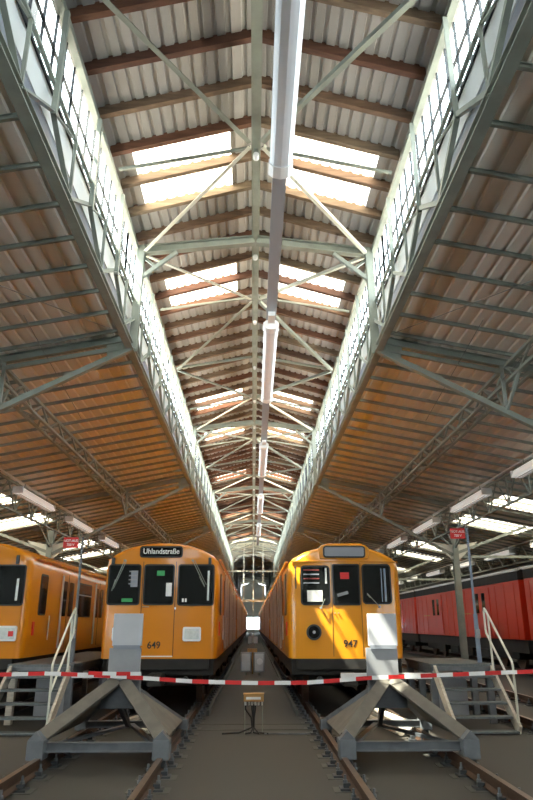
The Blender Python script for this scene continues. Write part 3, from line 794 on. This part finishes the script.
# ------------------------------------------------------------------ barrier tape
def tape(name, pts, wid, label, seg=.235):
    mb = MB(); k = 0; acc = 0
    P = [Vector(p) for p in pts]; L = [0]
    for a, b in zip(P, P[1:]): L.append(L[-1] + (b - a).length)
    def pt(l):
        for i in range(len(P) - 1):
            if l <= L[i + 1] or i == len(P) - 2: return P[i].lerp(P[i + 1], (l - L[i]) / (L[i + 1] - L[i]))
    l = 0
    while l < L[-1]:
        e = min(l + seg, L[-1]); a, b = pt(l), pt(e); h = Vector((0, 0, wid / 2)); d = Vector((0, .004, 0))
        mb.add([a - h, b - h, b + h, a + h, a - h + d, b - h + d, b + h + d, a + h + d], [(0, 1, 2, 3), (7, 6, 5, 4), (0, 4, 5, 1), (3, 2, 6, 7)], k % 2)
        k += 1; l = e
    return tag(mb.build(name, ['redp', 'white']), label, 'tape')
ytp = 10.12
def tp(px, py, y=ytp):   # world point on the vertical plane of the tape for a place along it
    return None
tape('barrier_tape', [(-6.5, 10.2, .86), (-3.9, 10.15, .88), (-2.95, ytp, .905), (-2.05, ytp, .87), (-1.7, ytp, .85), (-.9, ytp - .02, .80), (0, ytp - .03, .775), (.8, ytp - .02, .78), (1.7, ytp, .84), (2.3, ytp, .86), (3.1, ytp, .89), (4.3, ytp, .93), (6.5, ytp, .97)], .054, 'red and white barrier tape stretched across both tracks')
tape('barrier_tape', [(-2.35, ytp - .02, .91), (-1.95, ytp - .02, .90), (-1.6, ytp - .02, .90)], .05, 'short red and white tape end knotted on the buffer stop of Uhlandstra\u00dfe train', .2)

# ------------------------------------------------------------------ platforms with stairs
def platform(s, label, ylen):
    t = empty('access_platform', (0, 13.2, FL), label, 'platform')
    zt = .86 - FL
    xi, xo = 3.36, 4.58
    lo, hi = sorted((s * xi, s * xo))
    MB().box(lo, hi, 0, ylen, zt - .05, zt).build('deck', 'grating', t)
    MB().box(lo, hi, -.02, .03, zt - .12, zt - .052).build('edge_beam', 'galv', t)
    for x in (xi + .08, xo - .08):
        for y in (.15, ylen / 2, ylen - .15):
            MB().box(s * x - .06, s * x + .06, y - .06, y + .06, 0, zt - .055).build('leg', 'wood_plank' if x > 4 and s < 0 else 'galv', t)
    for x in (xi + .06, xo - .06): MB().box(s * x - .03, s * x + .03, .1, ylen, zt - .17, zt - .055).build('beam', 'galv', t)
    MB().box(s * 3.9 - .3, s * 3.9 + .3, .6, .68, .05, zt - .3).build('back_board', 'plate', t)
    run = 1.12
    for x in (xi + .07, xo - .07):
        MB().bar((s * x, .02, zt - .10), (s * x, -run, .04), .05, .2, up=(0, 0, 1)).build('stringer', 'wood_plank', t)
    for k in range(5):
        z = zt - .2 * (k + 1) + .01; y = -run * (k + .75) / 5.0
        MB().box(lo + .1, hi - .1, y - .13, y + .11, z - .035, z).build('tread', 'grating', t, bevel=.004)
    # handrail on the track side of the far stringer
    xh = s * (xo - .07) if s > 0 else s * (xi + .07)
    r = .021
    MB().path([(xh, -run + .02, .0), (xh, -run + .0, 1.08), (xh, -run + .04, 1.15), (xh, -.04, 1.99), (xh, .04, 2.04), (xh, .09, 1.98), (xh, .09, 1.66), (xh, .06, 1.58), (xh, -run + .02, .66)], r, 8).build('handrail', 'steel_white', t)
    MB().path([(xh, -.12, zt - .1), (xh, -.12, 1.92)], r, 8).build('handrail_post', 'steel_white', t)
    return t
platform(-1, 'steel access platform and steps beside the leftmost train', 6.0)
platform(1, 'steel access platform and steps right of round headlight train', 2.2)

# poles with red signs
def sign_pole(s, x, y, h):
    sd = 'left' if s < 0 else 'right'
    t = empty('sign_pole', (x, y, .86), 'slender blue grey pole on the %s platform holding a red sign' % sd, 'pole')
    mb = MB(); n = 10
    mb.tube((0, 0, 0), (0, 0, .9), .045, n); mb.tube((0, 0, .88), (0, 0, h), .026, n)
    mb.build('shaft', 'galv' if s < 0 else 'blue', t)
    MB().box(-.08, .08, -.06, .06, 0, .015).build('base_plate', 'galv', t)
    MB().box(-.03, .04, -.08, -.035, .45, .62).build('switch_box', 'plate', t, bevel=.004)
    MB().bar((0, -.03, h - .12), (-.22, -.05, h - .12), .02).build('bracket', 'steel', t)
    g = tag(empty('emergency_sign', (x - .22, y - .065, .86 + h - .12)), 'small red sign reading NOT-AUS 750 V on the %s pole' % sd, 'sign')
    MB().ext([(a, 0, b) for a, b in rrect(-.15, .15, -.105, .105, .012)], (0, -.012, 0)).build('plate', 'redp', g)
    text('NOT-AUS', .068, (0, -.014, .035), 'paper', g, sx=.95); text('750 V', .068, (0, -.014, -.045), 'paper', g, sx=.95)
sign_pole(-1, -3.50, 13.6, 2.40)
sign_pole(1, 4.38, 13.42, 2.58)

# ------------------------------------------------------------------ junction box with cables in the middle
j = empty('junction_box', (0.02, 12.2, FL), 'tan electrical junction box on black cables in the middle of the floor', 'junction box')
MB().box(-.17, .17, -.05, .08, .50, .62).build('housing', 'orange', j, bevel=.008)
MB().box(-.13, .12, -.056, -.05, .535, .575).build('label_plate', 'paper', j)
MB().box(-.18, .18, -.06, .09, .615, .63).build('lid', 'orange', j, bevel=.004)
for k in range(6): MB().tube((-.14 + .056 * k, 0, .44), (-.14 + .056 * k, 0, .50), .017, 8).build('cable_gland', 'alu', j)
for k, (xa, xb) in enumerate(((-.14, -.16), (-.03, -.03), (0, 0), (.03, .05))):
    MB().path([(xa, 0, .46), (xa, 0, .38), (xa * .3, 0, .25), (xa * .2 + .0, 0, .10), (xb * 1.5, -.06, .03), (xb * 3 + (.1 if xb >= 0 else -.05), -.1, .02)], .014, 8).build('cable', 'black', j)
for x in (-.15, .15): MB().box(x - .008, x + .008, .0, .016, 0, .5).build('leg', 'steel', j)
o = MB().path([(.2, 12.1, FL + .02), (.6, 12.12, FL + .015), (1.0, 12.1, FL + .015)], .012, 6).build('cable', 'galv'); tag(o, 'pale cable lying on the floor right of the tan junction box', 'cable')

# pedestal boxes further down the passage
def pedestal(x, y, sc, label, grp):
    t = empty('pedestal_box', (x, y, FL), label, 'cabinet', grp)
    MB().box(-.2 * sc, .2 * sc, 0, .25, .11 * sc, .77 * sc).build('housing', 'plate', t, bevel=.012)
    MB().box(-.16 * sc, .16 * sc, -.012, 0, .15 * sc, .73 * sc).build('door', 'alu', t, bevel=.004)
    MB().box(-.035, .035, .08, .16, 0, .11 * sc).build('leg', 'steel', t)
    return t
pedestal(-.25, 25.6, 1, 'grey pedestal cabinet in the passage, left one of the nearer pair', None)
p = pedestal(.23, 25.6, 1, 'grey pedestal cabinet with round emblem, right one of the nearer pair', None)
MB().tube((.02, -.012, .46), (.02, -.02, .46), .11, 20).build('emblem', 'white', p)
pedestal(-.27, 62, 1, 'tiny far pedestal cabinet on the left in the distant passage', None)
pedestal(.25, 62, 1, 'tiny far pedestal cabinet on the right in the distant passage', None)
o = MB().box(-.04, .02, 26.2, 26.26, FL, .6).box(-.20, .16, 26.15, 26.35, .58, .70).build('marker_post', 'orange'); tag(o, 'small orange box standing just behind the nearer pedestal cabinets', 'marker')

# pale logs in a patch of sun, left of the right platform
for k, (a, b, r) in enumerate((((2.30, 13.9, -.06), (2.62, 11.6, -.08), .075), ((2.14, 13.6, -.08), (2.44, 11.8, -.1), .06), ((2.24, 13.8, .06), (2.52, 11.9, .03), .055))):
    o = MB().tube(a, b, r, 12).build('log', 'birch'); tag(o, ['thickest pale log lying behind the buffer stop of round headlight train', 'thin pale log on the train side of the log pile', 'pale log lying on top of the other logs'][k], 'log')
# planks behind the left buffer stop
for k, (a, b) in enumerate((((-2.3, 13.2, -.1), (-1.7, 11.9, -.1)), ((-2.0, 13.3, -.02), (-2.35, 12.0, -.02)))):
    o = MB().bar(a, b, .12, .05).build('wooden_plank', 'wood_plank'); tag(o, ['brown plank lying flat behind the buffer stop of Uhlandstra\u00dfe train', 'upper brown plank crossing the flat one behind the buffer stop of Uhlandstra\u00dfe train'][k], 'plank')
